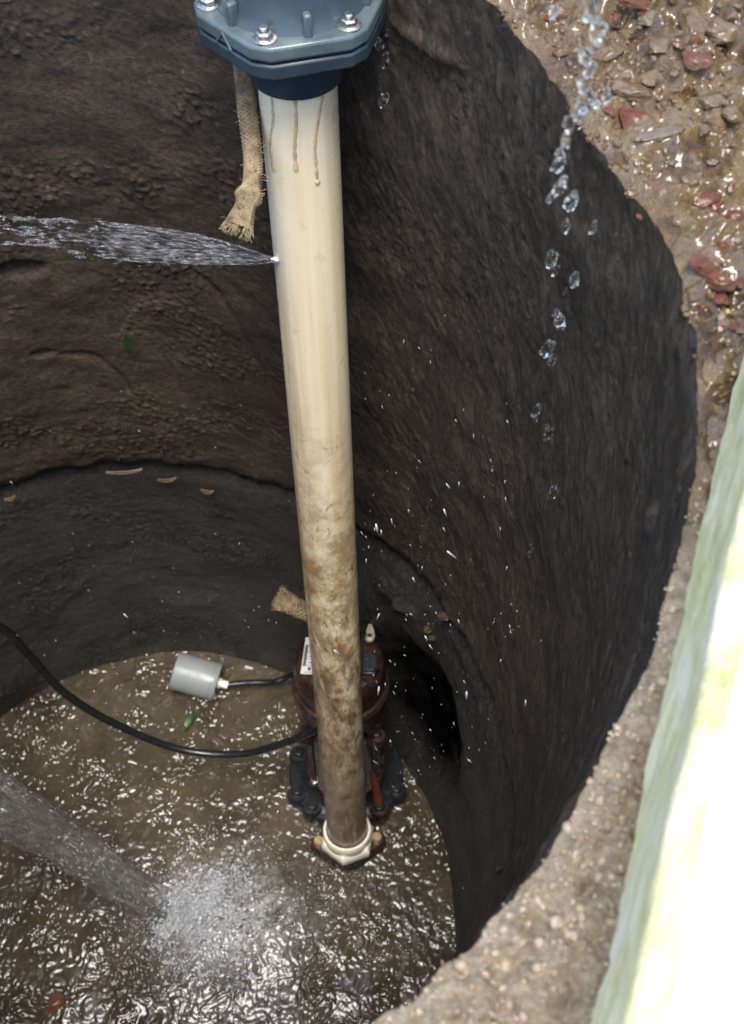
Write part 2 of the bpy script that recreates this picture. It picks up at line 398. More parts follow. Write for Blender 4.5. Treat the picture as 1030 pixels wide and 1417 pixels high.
k = M('whitewash', rough=.7); o = k.coord('Object')
k.col(k.ramp(k.noise(o, 30, 5, .6), [(.3, (.78, .78, .76)), (.7, (.86, .86, .84))])); k.bump(k.noise(o, 120, 5, .7), .5, .003); WHITE = k.m
k = M('mossy_whitewash', rough=.85); o = k.coord('Object')
k.col(k.ramp(k.noise(o, 26, 6, .65, .4), [(.3, (.52, .52, .20)), (.45, (.70, .66, .36)), (.6, (.82, .77, .56)), (.75, (.80, .73, .58))])); k.bump(k.noise(o, 150, 5, .7), .7, .004); MOSSY = k.m

# ------------------------------------------------------------------ the well shaft
rim_px = [(690,0),(760,85),(800,150),(850,220),(900,285),(940,360),(960,430),(973,520),(972,600),(950,720),(905,880),(860,990),(800,1110),(735,1205),(660,1300),(600,1360),(540,1400)]
_rp = np.array([at_z(x, y, ZR) for x, y in rim_px])
_ra = np.arctan2(_rp[:, 1]-CY, _rp[:, 0]-CX); _rd = np.hypot(_rp[:, 0]-CX, _rp[:, 1]-CY)
_o = np.argsort(_ra); _ra, _rd = _ra[_o], _rd[_o]
_ta = np.concatenate([[-math.pi, _ra[0]-.5], _ra, [_ra[-1]+.5, math.pi]]); _td = np.concatenate([[R0, R0], _rd, [R0, R0]])
def rim_r(th):
    th = (np.asarray(th)+math.pi) % (2*math.pi) - math.pi
    return np.interp(th, _ta, _td) + .0035*fbm(np.cos(th)*.44, np.sin(th)*.44, 3.3, 38, 3)

th = np.concatenate([np.linspace(rad(-65), rad(150), 760, endpoint=False), np.linspace(rad(150), rad(295), 110, endpoint=False)])
NT = len(th)
def dents(TH, Z, lst):
    d = 0
    for (px, py, sx, sz, amp, Rr) in lst:
        a, zz, _ = wall_hit(px, py, Rr); da = ((TH-a+math.pi) % (2*math.pi)-math.pi)*R0
        q = (da/sx)**2 + ((Z-zz)/sz)**2
        d = d + amp*np.exp(-q**2)
    return d
def wall_disp(TH, Z):
    """inward relief of the shaft wall in metres, and the mask of trowel streaks"""
    X, Y = np.cos(TH)*R0, np.sin(TH)*R0
    s = sstep(rad(82), rad(58), (TH + math.pi) % (2*math.pi) - math.pi) * np.where(TH > math.pi, 0, 1)
    d = .006*fbm(X, Y, Z, 5.5, 3)
    u = TH*R0
    sh = u - Z*.32
    d = d + s*(.0018*fbm(sh, Z*.4, 1.7, 38, 4) + .0010*fbm(sh, Z*.45, 4.2, 140, 3))
    t = 1-.8*s
    d = d + t*(.0013*fbm(u*.85, Z, 8.1, 42, 4))
    patch = sstep(-.05, .3, fbm(X, Y, Z, 7, 2))
    cr = fbm(u*.85, Z, 2.2, 170, 3); d = d + patch*(.15+.85*t)*.005*np.maximum(0, cr-.15)
    pit = fbm(u, Z, 12.2, 140, 2); d = d - patch*.004*np.maximum(0, pit-.32)
    return d, s
def mortar(x, y): return sstep(.40, .28, np.asarray(y) + .05*fbm(x, y, 1, 9, 2))
def ground_h(x, y, rg):
    mo = mortar(x, y)
    h = (1-mo)*(.013*fbm(x, y, 0, 9, 2) + .014*fbm(x, y, 4, 26, 5, .6) + .016*np.maximum(0, fbm(x, y, 7, 17, 4)-.08))
    h = h + mo*(.007*fbm(x, y, 2, 14, 3) + .009*fbm(x, y, 3, 55, 6, .66))
    h = h + .05*sstep(.62, .86, y)*sstep(.06, .2, x)     # heaped spoil at the back
    rn = np.maximum(rg, 0)
    return h*sstep(0, .02, rn+.004) - .006*np.exp(-rn/.008) - .004*(1-mo)*np.exp(-rn/.05)
well = empty('well', (CX, CY, 0)); tag(well, 'round well shaft of two concrete rings with wet dark muddy walls', 'well')

Zu = np.linspace(ZS, ZR-.004, 330)
TH, Z = np.meshgrid(th, Zu)
D, S = wall_disp(TH, Z)
D = D + dents(TH, Z, [(28, 372, .022, .012, -.012, R0), (60, 488, .012, .006, -.007, R0), (905, 715, .012, .012, .006, R0), (885, 900, .02, .006, -.006, R0), (590, 60, .03, .008, .005, R0)])
# two long curved scratches
for (pts, amp) in (([(262, 375), (300, 410), (330, 455), (350, 500)], -.0035), ([(85, 490), (130, 492), (165, 520), (180, 545)], -.003), ([(20, 640), (60, 560)], -.002)):
    for q in spline([wall_hit(*p)[:2] + (0,) for p in pts], 14):
        D = D + amp*np.exp(-(((TH-q[0])*R0/.004)**2 + ((Z-q[1])/.006)**2))*.35
wtop = sstep(ZR-.3, ZR, Z)
edge = sstep(ZS+.016, ZS, Z)           # ragged lower lip of the upper ring
RR = R0 + wtop*(rim_r(TH)-R0) - D*(1-sstep(ZR-.03, ZR-.004, Z)) + edge*(.002+.004*fbm(np.cos(TH)*R0, np.sin(TH)*R0, 0, 30, 3))
ZE = ZR + ground_h(CX+rim_r(th)*np.cos(th), CY+rim_r(th)*np.sin(th), np.zeros_like(th))[None]
Zd = ZS + (Z-ZS)*(ZE-ZS+.001)/(ZR-.004-ZS) + (Z < ZS+1e-6)*(.006*fbm(np.cos(TH)*R0, np.sin(TH)*R0, 5, 16, 4))
V = np.stack([RR*np.cos(TH), RR*np.sin(TH), Zd], -1)
low = V[0].copy(); low[:, :2] *= ((R0+.07)/np.hypot(low[:, 0], low[:, 1]))[:, None]      # underside of the ring
V = np.concatenate([low[None], V], 0)
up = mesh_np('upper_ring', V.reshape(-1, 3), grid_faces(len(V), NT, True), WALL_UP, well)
set_attr(up, 'streak', np.concatenate([S[:1], S], 0)); USH = TH*R0 - Z*.32
set_uv(up, np.concatenate([USH[:1], USH], 0), np.concatenate([Z[:1], Z], 0))

Zl = np.linspace(-.12, ZS+.012, 230)
TH, Z = np.meshgrid(th, Zl)
D, S = wall_disp(TH + .013, Z)
base_r = RW + (R0+.002-RW)*np.clip(Z/ZS, 0, 1) + .011*sstep(ZS-.05, ZS-.01, Z)
# broken opening on the right behind the pump
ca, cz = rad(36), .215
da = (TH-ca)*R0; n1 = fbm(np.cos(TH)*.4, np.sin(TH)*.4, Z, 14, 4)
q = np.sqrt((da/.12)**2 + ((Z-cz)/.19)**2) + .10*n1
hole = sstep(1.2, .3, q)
lump_ = dents(TH, Z, [(540, 812, .035, .026, .008, R0), (565, 838, .02, .014, .006, R0)])
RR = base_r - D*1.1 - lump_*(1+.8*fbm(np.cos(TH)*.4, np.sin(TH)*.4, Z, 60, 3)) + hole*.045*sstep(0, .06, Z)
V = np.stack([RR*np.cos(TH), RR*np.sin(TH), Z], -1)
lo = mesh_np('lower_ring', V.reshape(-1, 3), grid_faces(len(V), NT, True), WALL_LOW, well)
set_attr(lo, 'hollow_shade', sstep(.04, .75, hole)*(.85+.5*n1))  # mask of the painted shade, fading out over the hollow's edge
set_attr(lo, 'streak', S*.8); set_uv(lo, TH*R0, Z)

# ------------------------------------------------------------------ ground round the mouth
tg = np.concatenate([np.linspace(rad(-75), rad(62), 760, endpoint=False), np.linspace(rad(62), rad(285), 150, endpoint=False)])
rg = np.concatenate([np.array([0, .001, .002]), np.linspace(.004, .26, 135), .26*np.geomspace(1.05, 260, 40)])
TG, RG = np.meshgrid(tg, rg)
rin = rim_r(TG)
GR = rin + RG
X, Y = CX+GR*np.cos(TG), CY+GR*np.sin(TG)
hg = ground_h(X, Y, RG)
hg = hg * (1 - sstep(2, 8, RG))
g = mesh_np('ground', np.stack([X, Y, ZR+hg], -1).reshape(-1, 3), grid_faces(len(rg), len(tg), True), MUD)
set_attr(g, 'mortar', mortar(X, Y)); tag(g, kind='structure')
def gz(x, y):
    a = math.atan2(y-CY, x-CX); r = math.hypot(x-CX, y-CY) - float(rim_r(a))
    return ZR + float(ground_h(np.array(x), np.array(y), np.array(r)))
def on_ground(px, py):
    z = ZR
    for _ in range(6):
        P = at_z(px, py, z); z = gz(P[0], P[1])
    return P

# standing rain water in the low spots
for (px, py, ax, ay, rot) in [(935,315,16,7,.1),(1005,470,22,16,.5),(985,600,10,30,.1),(975,440,7,30,.3),(820,85,34,10,.5),(1010,230,30,8,.2),(950,200,22,5,.2),(870,215,20,6,.1),(1000,520,16,20,.2),(960,130,20,5,.4),(735,20,26,5,.6)]:
    P = on_ground(px, py); sc = 1/2250.
    n = 40; ring = []
    for j in range(n):
        a = 2*math.pi*j/n; rr_ = 1+.45*float(fbm(math.cos(a)+px, math.sin(a)+py, 0, 1.3, 3))
        ex, ey = ax*1.9*rr_*math.cos(a), ay*1.9*rr_*math.sin(a)
        ring.append((P[0]+(ex*math.cos(rot)-ey*math.sin(rot))*sc, P[1]+(ex*math.sin(rot)+ey*math.cos(rot))*sc*1.15))
    hs = [gz(P[0]+(x-P[0])*f_, P[1]+(y-P[1])*f_) for x, y in ring[::2] for f_ in (.3, .6, .9)]
    mb = MB(); zz = float(np.percentile(hs, 45))
    mb.add([(P[0], P[1], zz)] + [(x, y, zz) for x, y in ring], [(0, 1+j, 1+(j+1) % n) for j in range(n)])
    tag(mb.build('puddle', PUDDLE, smooth=True), kind='structure')

# ------------------------------------------------------------------ pool
nP = 620; xs = np.linspace(-.455, .455, nP); PX, PY = np.meshgrid(xs, xs)
imp = at_z(232, 1262, 0); ix, iy = imp[0]-CX, imp[1]-CY
def pool_h(x, y):
    dx, dy = x-ix, y-iy; r = np.hypot(dx, dy)
    wx = x + .014*noise(x*26, y*26, 3.); wy = y + .014*noise(x*26, y*26, 8.)
    calm = .30 + 1.0*sstep(-.25, .5, fbm(x, y, 11, 10, 3))
    near = 1 + 1.6*np.exp(-((dx-.07)/.14)**2 - (dy/.11)**2)
    h = .0042*noise(wx*17, wy*13, 0) + .0019*noise(wx*46, wy*36, 4) + .0017*noise(wx*105, wy*86, 9) + .0015*noise(wx*200, wy*175, 2)
    rid = 1-np.abs(noise(wx*30, wy*24, 21))*2
    h = (h + .0012*rid)*calm*near
    h = h + .014*np.exp(-((dx-.10)/.10)**2 - (dy/.075)**2) - .012*np.exp(-(r/.03)**2)
    return h
PZ = pool_h(PX, PY)
fq = grid_faces(nP, nP); cxq = PX.ravel()[fq].mean(1); cyq = PY.ravel()[fq].mean(1)
fq = fq[np.hypot(cxq, cyq) < .452]
pool = mesh_np('pool_water', np.stack([PX+CX, PY+CY, PZ], -1).reshape(-1, 3), fq, MURKY); tag(pool, kind='structure')
set_attr(pool, 'foam', np.clip(.95*np.exp(-((PX-ix-.085)/.095)**2-((PY-iy+.006)/.07)**2)*(1+1.1*fbm(PX, PY, 3, 22, 4)), 0, .9))

# foam bubbles riding on the pool
nb = 26000; a = RNG.uniform(0, 2*math.pi, nb); r = .43*np.sqrt(RNG.uniform(size=nb)); bx, by = r*np.cos(a), r*np.sin(a)
dens = .06 + .9*sstep(0, .5, noise(bx*16, by*16, 30.))*(.2 + .8*sstep(.0, .3, bx)) + .6*np.exp(-((bx-ix-.1)/.13)**2-((by-iy)/.1)**2)
kp = np.nonzero(RNG.uniform(size=nb) < dens*.45)[0]; bz = pool_h(bx, by); bub = []
for i in kp:
    s_ = min(.005, .0014*math.exp(RNG.normal(.2, .45))); bub.append((np.diag([s_, s_, s_*.8]), (bx[i]+CX, by[i]+CY, bz[i]+s_*.15)))
k = M('bubble_skin', (.10, .085, .06), .05, **{'IOR': 1.5, 'Coat Weight': 1.0, 'Coat IOR': 1.9, 'Coat Roughness': .03}); BUBBLE = k.m
tag(scatter('foam_bubbles', ICO1, bub, BUBBLE), 'small round foam bubbles floating on the brown water', 'bubbles', kind='stuff')

# churned white splash where the stream plunges in
spl = []; ns = 30000
sa = RNG.normal(.0, .75, ns); sl_ = np.abs(RNG.normal(.03, .085, ns)); fwd_a = math.atan2(-.15, 1.0)
sx = ix + .004 + sl_*np.cos(sa+fwd_a) + RNG.normal(0, .016, ns); sy = iy + .85*sl_*np.sin(sa+fwd_a) + RNG.normal(0, .018, ns)
msk = np.exp(fbm(sx, sy, 6., 26, 4)*2.6)*np.exp(-(sl_/.15)**2)
kp = (RNG.uniform(size=ns) < msk*.8) & (np.hypot(sx, sy) < .41)
sz = pool_h(sx, sy) + np.abs(RNG.normal(size=ns))*(.010+.022*np.maximum(0, fbm(sx, sy, 2., 30, 3)))*np.exp(-(sl_/.13)**2)
for i in np.nonzero(kp)[0]:
    s_ = min(.003, .00040*math.exp(RNG.normal(0, .8))); q_ = rand_rot() @ np.diag([s_*RNG.uniform(.7, 2.2), s_, s_*.8])
    spl.append((q_, (sx[i]+CX, sy[i]+CY, sz[i])))
tag(scatter('plunge_splash', ICO1, spl, FOAM), 'churning grey-white splash where the thick water stream hits the pool', 'splash', kind='stuff')

# ------------------------------------------------------------------ thick stream from the left
P0 = at_z(-150, 1045, .62); P1 = at_z(0, 1112, .42); P2 = at_z(110, 1180, .2); P3 = at_z(222, 1256, -.02)
_d = P0-P1; Pw = P0 + _d/np.linalg.norm(_d)*.02; _t = 0
while math.hypot(Pw[0]-CX, Pw[1]-CY) < R0+.01 and _t < 200: Pw = Pw + _d/np.linalg.norm(_d)*.005; _t += 1
path = spline([Pw, P0, P1, P2, P3], 80); nS = len(path); nA = 110
SV = []; U = []; W_ = []
for i, p in enumerate(path):
    t = path[min(i+1, nS-1)] - path[max(0, i-1)]; t /= np.linalg.norm(t)
    a = np.cross(t, [0, 0, 1.0]); a /= np.linalg.norm(a); b = np.cross(a, t); f = i/(nS-1)
    r0 = .040*(1-f) + .027*f
    for j in range(nA):
        an = 2*math.pi*j/nA
        SV.append((p, a*math.cos(an)+b*math.sin(an), an, f, r0)); U.append(j/nA); W_.append(f*6)
an = np.array([s[2] for s in SV]); ff = np.array([s[3] for s in SV])
nr = 1 + .16*fbm(np.cos(an), np.sin(an), ff*3, 2.2, 3) + .07*fbm(np.cos(an)*2, np.sin(an)*2, ff*7, 3, 3) + .035*fbm(np.cos(an)*9, np.sin(an)*9, ff*16, 1.6, 3)
SVv = np.array([s[0]+s[1]*s[4]*k_ for s, k_ in zip(SV, nr)])
stream = mesh_np('water_stream', SVv, grid_faces(nS, nA, True)[:, ::-1], STREAM); set_uv(stream, U, W_); stream.name = 'stream_body'; stroot = empty('water_stream', tuple(P3)); stream.parent = stroot; stream.data.transform(Matrix.Translation(-Vector(P3)))
sd_ = []
for _ in range(420):
    i = int(RNG.integers(0, nS*nA)); p_, n__, an_, f_, r_ = SV[i]; q_ = p_ + n__*r_*(nr[i]+abs(RNG.normal(0, .10))) - P3
    tt = path[min(nS-1, i//nA+1)]-path[max(0, i//nA-1)]; tt /= np.linalg.norm(tt); bb = np.cross(tt, n__); s_ = .0006*math.exp(RNG.normal(0, .5))
    sd_.append((np.stack([tt*s_*RNG.uniform(2, 9), n__*s_*.6, bb*s_], 1), q_))
o_ = scatter('stream_beads', ICO1, sd_, GLINT_WATER, stroot); o_['kind'] = 'stuff'
tag(stroot, 'thick murky stream of water pouring down into the pool', 'water stream')

# ------------------------------------------------------------------ pipe frame
B = np.array([-.012, .5568, .08]); T = np.array([-.0729, .7693, 1.304])
ez = (T-B)/np.linalg.norm(T-B); ex = np.array([1.0, 0, 0]); ex -= ex @ ez*ez; ex /= np.linalg.norm(ex); ey = np.cross(ez, ex)
PF = Matrix(((ex[0], ey[0], ez[0], B[0]), (ex[1], ey[1], ez[1], B[1]), (ex[2], ey[2], ez[2], B[2]), (0, 0, 0, 1)))
def to_pf(P): d = np.array(P)-B; return np.array([d @ ex, d @ ey, d @ ez])
def pf(x, y, z): return B + x*ex + y*ey + z*ez
def on_pipe(px, py, r=.03):
    """pixel -> local point on the front of the pipe"""
    o_ = to_pf(CAM); d_ = to_pf(CAM+ray(px, py))-o_
    A = d_[0]**2+d_[1]**2; Bq = o_[0]*d_[0]+o_[1]*d_[1]; Cq = o_[0]**2+o_[1]**2-r*r
    t = (-Bq-math.sqrt(max(0, Bq*Bq-A*Cq)))/A; return o_+d_*t

pipe = empty('riser_pipe', mat=PF); tag(pipe, 'long cream plastic riser pipe standing on the pump, stained brown towards its foot', 'pipe')
mb = MB(); zz = np.linspace(-.055, 1.30, 60)
mb.lathe([(.0300 - .0005*(z < .1), z) for z in zz], 48)
mb.build('pipe_tube', PIPE, pipe, smooth=True)
for pts in ([(408, 132), (410, 170), (408, 205), (410, 236)], [(446, 132), (441, 165), (436, 200), (438, 235), (440, 254)], [(376, 135), (378, 165), (374, 200), (379, 235)]):
    P = spline([on_pipe(*p, .0302) for p in pts], 10)
    mb = MB(); n = len(P)
    mb.tube([p*np.array([.957, .957, 1]) for p in P], [.0021*(.85+.35*float(noise(i*.5, 1.1, n))) + (.0007 if i > n-4 else 0) for i in range(n)], 10)
    mb.build('glue_drip', GLUE, pipe, smooth=True)
lk = on_pipe(382, 359, .0305)
mb = MB(); mb.tube([lk+np.array([.004, 0, 0]), lk+np.array([-.004, -.001, 0])], [.0032, .0024], 10); mb.build('leak_nipple', IVORY, pipe, smooth=True)

# ------------------------------------------------------------------ check valve on the head of the pipe
valve = empty('check_valve', mat=PF); tag(valve, 'blue-grey hexagonal flanged check valve with steel bolts on top of the pipe', 'valve')
ZC = 1.262
HX = rad(-90-13.5)
def hexpoly(r, n=6, cham=.12):
    out = []
    for q in range(n):
        a = HX+2*math.pi*q/n; c = np.array([math.cos(a), math.sin(a)])*r
        for sgn in (-1, 1):
            b = HX+2*math.pi*(q+sgn)/n; d = np.array([math.cos(b), math.sin(b)])*r
            out.append(tuple(c+(d-c)*cham))
    return out
mb = MB(); mb.lathe([(.0305, ZC+.002), (.0345, ZC), (.0358, ZC+.004), (.037, ZC+.05)], 56); mb.build('pipe_socket', TEAL_DK, valve, smooth=True)
ZF = ZC+.0135
mb = MB(); mb.prism(hexpoly(.0735), ZF+.026, ZF+.0375); mb.build('lower_flange', TEAL_DK, valve, bevel=.0018)
mb = MB(); mb.prism(hexpoly(.0715), ZF+.0374, ZF+.0395); mb.build('gasket', RUBBER, valve)
mb = MB(); mb.prism(hexpoly(.074), ZF+.0394, ZF+.0515); mb.build('upper_flange', TEAL, valve, bevel=.0025, seg=3)
mb = MB(); mb.lathe([(.056, ZF+.050), (.0535, ZF+.054), (.051, ZF+.060), (.049, ZF+.075), (.047, ZF+.11), (.043, ZF+.14), (.036, ZF+.16), (.034, ZF+.2)], 64, cap1=True)
mb.build('valve_body', simple('blue_grey_body', (.045, .068, .08), .28, var=.12, sc=40, bump=.08), valve, smooth=True)
for q in range(6):
    a = HX+2*math.pi*q/6
    bx_, by_ = .0595*math.cos(a), .0595*math.sin(a); z0 = ZF+.0515
    mb = MB(); mb.lathe([(.0085, z0-.0005), (.0085, z0+.0012), (.0075, z0+.0016)], 24, (bx_, by_, 0), cap1=True); bo = mb.build('bolt', STEEL, valve, smooth=True)
    mb = MB(); mb.lathe([(.0062, z0+.001), (.0062, z0+.0052), (.0052, z0+.0062)], 6, (bx_, by_, 0), cap1=True, ang0=.3*q); mb.build('nut', STEEL, bo, bevel=.0004)
    mb = MB(); mb.lathe([(.0036, z0+.005), (.0036, z0+.0092), (.0028, z0+.0102)], 16, (bx_, by_, 0), cap1=True); mb.build('bolt_end', STEEL, bo, smooth=True)
    a2 = a+rad(30); rot = Matrix.Rotation(a2, 3, 'Z')
    mb = MB(); mb.box(np.array(rot @ Vector((.0545, 0, ZF+.0595))), (.008, .006, .018), rot); mb.build('rib', TEAL, valve, bevel=.0022, seg=3)
# raised triangle mark on the front left face
a = HX-rad(30); nrm = np.array([math.cos(a), math.sin(a), 0]); tg_ = np.array([-math.sin(a), math.cos(a), 0]); c0 = nrm*(.074*math.cos(rad(30))+.0004)
tri = [c0+tg_*s_+np.array([0, 0, ZF+zz_]) for s_, zz_ in ((-.008, .039), (0, .049), (.008, .039))]
mb = MB()
for p_, q_ in ((tri[0], tri[1]), (tri[1], tri[2])): mb.tube([p_, q_], .0009, 8)
mb.build('arrow_mark', TEAL, valve, smooth=True)
# dry grass stuck on the front corner
mb = MB()
for pts in ([(376, 72), (392, 80), (404, 88)], [(380, 90), (392, 82), (402, 76)], [(371, 88), (386, 84), (398, 81)]):
    mb.tube([at_d(x, y, .985) for x, y in pts], .0006, 5)
tag(mb.build('dry_grass', LEAF_D, smooth=True), 'wisp of dry grass stuck to the front corner of the valve', 'grass wisp')

# ------------------------------------------------------------------ ropes
def braid(name, path, wid, thk, mat, parent, turns, ny=8, rx=None, twist0=0.0):
    """flat braided rope: yarns spiralling both ways round an oval core"""
    n = len(path); mb = MB(); core = MB(); fr = []
    for i in range(n):
        t = path[min(i+1, n-1)]-path[max(0, i-1)]; t = t/np.linalg.norm(t)
        view = path[i]-CAM; a = np.cross(t, view); a /= np.linalg.norm(a); b = np.cross(t, a); fr.append((a, b))
    def sc_(i): return rx[i] if rx is not None else 1
    V = []
    for i in range(n):
        for j in range(14):
            an = 2*math.pi*j/14; V.append(path[i]+fr[i][0]*math.cos(an)*wid*.9*sc_(i)+fr[i][1]*math.sin(an)*thk*.85)
    Fs = [(i*14+j, i*14+(j+1) % 14, (i+1)*14+(j+1) % 14, (i+1)*14+j) for i in range(n-1) for j in range(14)]
    Fs.append(tuple(range(14))[::-1]); Fs.append(tuple((n-1)*14+j for j in range(14)))
    mb.add(V, Fs)
    for s_ in (1, -1):
        for q in range(ny):
            P = []
            for i in range(n):
                an = 2*math.pi*(q/ny + s_*turns*i/(n-1)) + twist0
                k_ = 1 + .07*math.sin(ny*an*.5 + (0 if s_ > 0 else math.pi))
                P.append(path[i]+fr[i][0]*math.cos(an)*wid*k_*sc_(i)+fr[i][1]*math.sin(an)*thk*k_)
            mb.tube(P, wid*.17, 6)
    return mb.build(name, mat, parent, smooth=True)
def fray(name, p, d, wid, ln, mat, parent, n=70):
    mb = MB(); d = d/np.linalg.norm(d); view = p-CAM; a = np.cross(d, view); a /= np.linalg.norm(a); b = np.cross(d, a)
    for _ in range(n):
        s_, t_ = RNG.uniform(-1, 1), RNG.uniform(-.5, .5); q = p+a*s_*wid+b*t_*wid
        e = d*ln*RNG.uniform(.4, 1.2)+a*(s_*.35+RNG.normal(0, .25))*ln+b*RNG.normal(0, .2)*ln
        mb.tube([q-d*.003, q+e*.5, q+e+a*RNG.normal(0, .1)*ln], [.0006, .0005, .0003], 4, caps=False)
    return mb.build(name, mat, parent, smooth=True)
rope = empty('hemp_rope', pf(-.04, .02, 1.26)); tag(rope, 'braided hemp rope hanging from the valve behind the pipe with a cut fluffy end', 'rope')
inv = np.array(rope.location)
def rel(pts): return [np.array(p)-0 for p in pts]
RD = 1.04
up_path = spline([at_d(334, 60, 1.01), at_d(338, 110, RD), at_d(343, 160, RD), at_d(350, 215, RD+.005), at_d(349, 255, RD+.005), at_d(340, 285, RD), at_d(331, 312, RD)], 10)
nn = len(up_path)
wsc_ = [1 + .55*math.exp(-((i/(nn-1)-.76)/.05)**2) + .55*max(0, i/(nn-1)-.82)/.18 for i in range(nn)]
def braid_rel(*a, **k_):
    o_ = braid(*a, **k_); o_.data.transform(Matrix.Translation(-Vector(inv))); return o_
braid_rel('braid', up_path, .0066, .0058, HEMP, rope, 7.5, rx=wsc_)
e_ = up_path[-1]-up_path[-4]
o_ = fray('frayed_end', up_path[-1], e_, .010, .008, HEMP, rope, 110); o_.data.transform(Matrix.Translation(-Vector(inv)))
mb = MB()
for _ in range(160):
    i = int(RNG.integers(4, nn-2)); p = up_path[i]; v = RNG.normal(size=3); v /= np.linalg.norm(v)
    q = p+v*.007; mb.tube([q, q+v*RNG.uniform(.001, .005)+RNG.normal(size=3)*.002], .0003, 3, caps=False)
o_ = mb.build('loose_fibres', HEMP, rope); o_.data.transform(Matrix.Translation(-Vector(inv)))

rope2 = empty('lifting_rope', pf(-.02, .06, .3)); tag(rope2, 'dark wet lifting rope behind the pipe, its cut end sticking out above the pump', 'rope'); inv = np.array(rope2.location)
lp = spline([pf(-.020, .030, 1.235), pf(-.0255, .028, 1.1), pf(-.0285, .026, .98), pf(-.0275, .028, .85), pf(-.022, .034, .7), pf(-.012, .05, .5), at_d(455, 866, 1.735)], 14)
braid_rel('wet_braid', lp, .0055, .0045, HEMP_WET, rope2, 26)
ep = spline([at_d(462, 872, 1.74), at_d(446, 860, 1.72), at_d(430, 850, 1.715), at_d(408, 839, 1.71), at_d(391, 831, 1.705)], 10)
n_ = len(ep)
braid_rel('rope_end', ep, .0098, .009, HEMP, rope2, 2.2, rx=[1+.28*max(0, i/(n_-1)-.6)/.4 for i in range(n_)])
o_ = fray('frayed_end', ep[-1], ep[-1]-ep[-4], .011, .009, HEMP, rope2, 110); o_.data.transform(Matrix.Translation(-Vector(inv)))

# ------------------------------------------------------------------ pump (stands parallel to the pipe)
pump = empty('submersible_pump', mat=PF); tag(pump, 'rusty brown submersible pump with a white rating plate standing in the water', 'pump')
AX, AY = -.008, .108
def arc(cx, cy, r, a0, a1, n=12): return [(cx+r*math.cos(rad(a0+(a1-a0)*i/n)), cy+r*math.sin(rad(a0+(a1-a0)*i/n))) for i in range(n+1)]
mb = MB(); mb.lathe([(.0, -.16), (.07, -.16), (.080, -.14), (.088, -.062), (.0885, -.060), (.0885, -.050), (.086, -.047), (.072, -.046), (.064, -.040), (.058, -.03), (.0585, -.022)], 48, (AX, AY, 0), cap1=True); mb.build('base_casing', CAST_DK, pump, smooth=True)
# lugs round the foot, each with its bolt
for (a, r, m_) in ((-152, .082, CAST_DK), (-128, .078, CAST_DK), (-20, .083, CAST_DK), (-48, .080, RUST), (75, .08, CAST_DK), (160, .08, CAST_DK)):
    x, y = AX+r*math.cos(rad(a)), AY+r*math.sin(rad(a))
    mb = MB(); mb.lathe([(.0155, -.064), (.016, -.047), (.014, -.042)], 20, (x, y, 0), cap1=True)
    lg = mb.build('lug', m_, pump, smooth=True)
    mb = MB(); mb.lathe([(.0082, -.043), (.0082, -.0355), (.007, -.034)], 6, (x, y, 0), cap1=True, ang0=a); mb.build('bolt', CAST_DK if m_ is CAST_DK else BLACKBOLT, lg, bevel=.0005)
mb = MB(); mb.tube([(AX+.042, AY-.034, .03), (AX+.047, AY-.042, -.005), (AX+.052, AY-.056, -.044)], [.004, .006, .009], 12); mb.build('rusty_web', RUST_OR, pump, smooth=True)
mb = MB(); mb.lathe([(.056, -.034), (.0565, -.02), (.053, -.014), (.0515, .10), (.0515, .135)], 56, (AX, AY, 0)); mb.build('motor_body', CAST_GR, pump, smooth=True)
mb = MB(); mb.lathe([(.0515, -.026), (.0605, -.026), (.0605, -.016), (.057, -.013), (.0515, -.013)], 56, (AX, AY, 0)); mb.build('lower_bracket', RUST, pump, smooth=True)
for a in (-142, -36, 38, 142):
    x, y = AX+.0565*math.cos(rad(a)), AY+.0565*math.sin(rad(a))
    mb = MB(); mb.tube([(x, y, -.02), (x, y, .155)], .0042, 12); mb.build('tie_rod', CAST_DK, pump, smooth=True)
    mb = MB(); mb.lathe([(.0085, -.0145), (.0085, -.008), (.0065, -.006)], 6, (x, y, 0), cap1=True, ang0=.4); mb.build('rod_nut', STEEL, pump, bevel=.0005)
# vertical ribs on the motor
for a in range(-170, 0, 17):
    x, y = AX+.0525*math.cos(rad(a)), AY+.0525*math.sin(rad(a)); rot = Matrix.Rotation(rad(a), 3, 'Z')
    mb = MB(); mb.box((x, y, .06), (.005, .003, .14), rot); mb.build('rib', CAST_GR, pump, bevel=.0008)
# upper bracket: a skirt with cut-away arches and bolted ears
mb = MB(); nA_ = 96; Vb = []; 
for lvl in range(4):
    for j in range(nA_):
        a = 2*math.pi*j/nA_; ear = max(0, math.cos(2*(a-rad(-90)) + math.pi))**3 if True else 0
        ear = math.exp(-((((math.degrees(a)+39+180) % 360)-180)/17)**2) + math.exp(-((((math.degrees(a)+141+180) % 360)-180)/17)**2) + math.exp(-((((math.degrees(a)-39+180) % 360)-180)/17)**2) + math.exp(-((((math.degrees(a)-141+180) % 360)-180)/17)**2)
        zb_ = .215 - .075*ear**.7
        r_ = (.058, .066, .0665, .060)[lvl]; z_ = (zb_, zb_, .222, .226)[lvl]
        Vb.append((AX+r_*math.cos(a), AY+r_*math.sin(a), z_))
Fb = [(l*nA_+j, l*nA_+(j+1) % nA_, (l+1)*nA_+(j+1) % nA_, (l+1)*nA_+j) for l in range(3) for j in range(nA_)]
mb.add(Vb, Fb); mb.build('upper_bracket', RUST, pump, smooth=True)
mb = MB(); mb.lathe([(.0535, .13), (.0545, .16), (.056, .222)], 56, (AX, AY, 0)); mb.build('motor_collar', CAST_DK, pump, smooth=True)
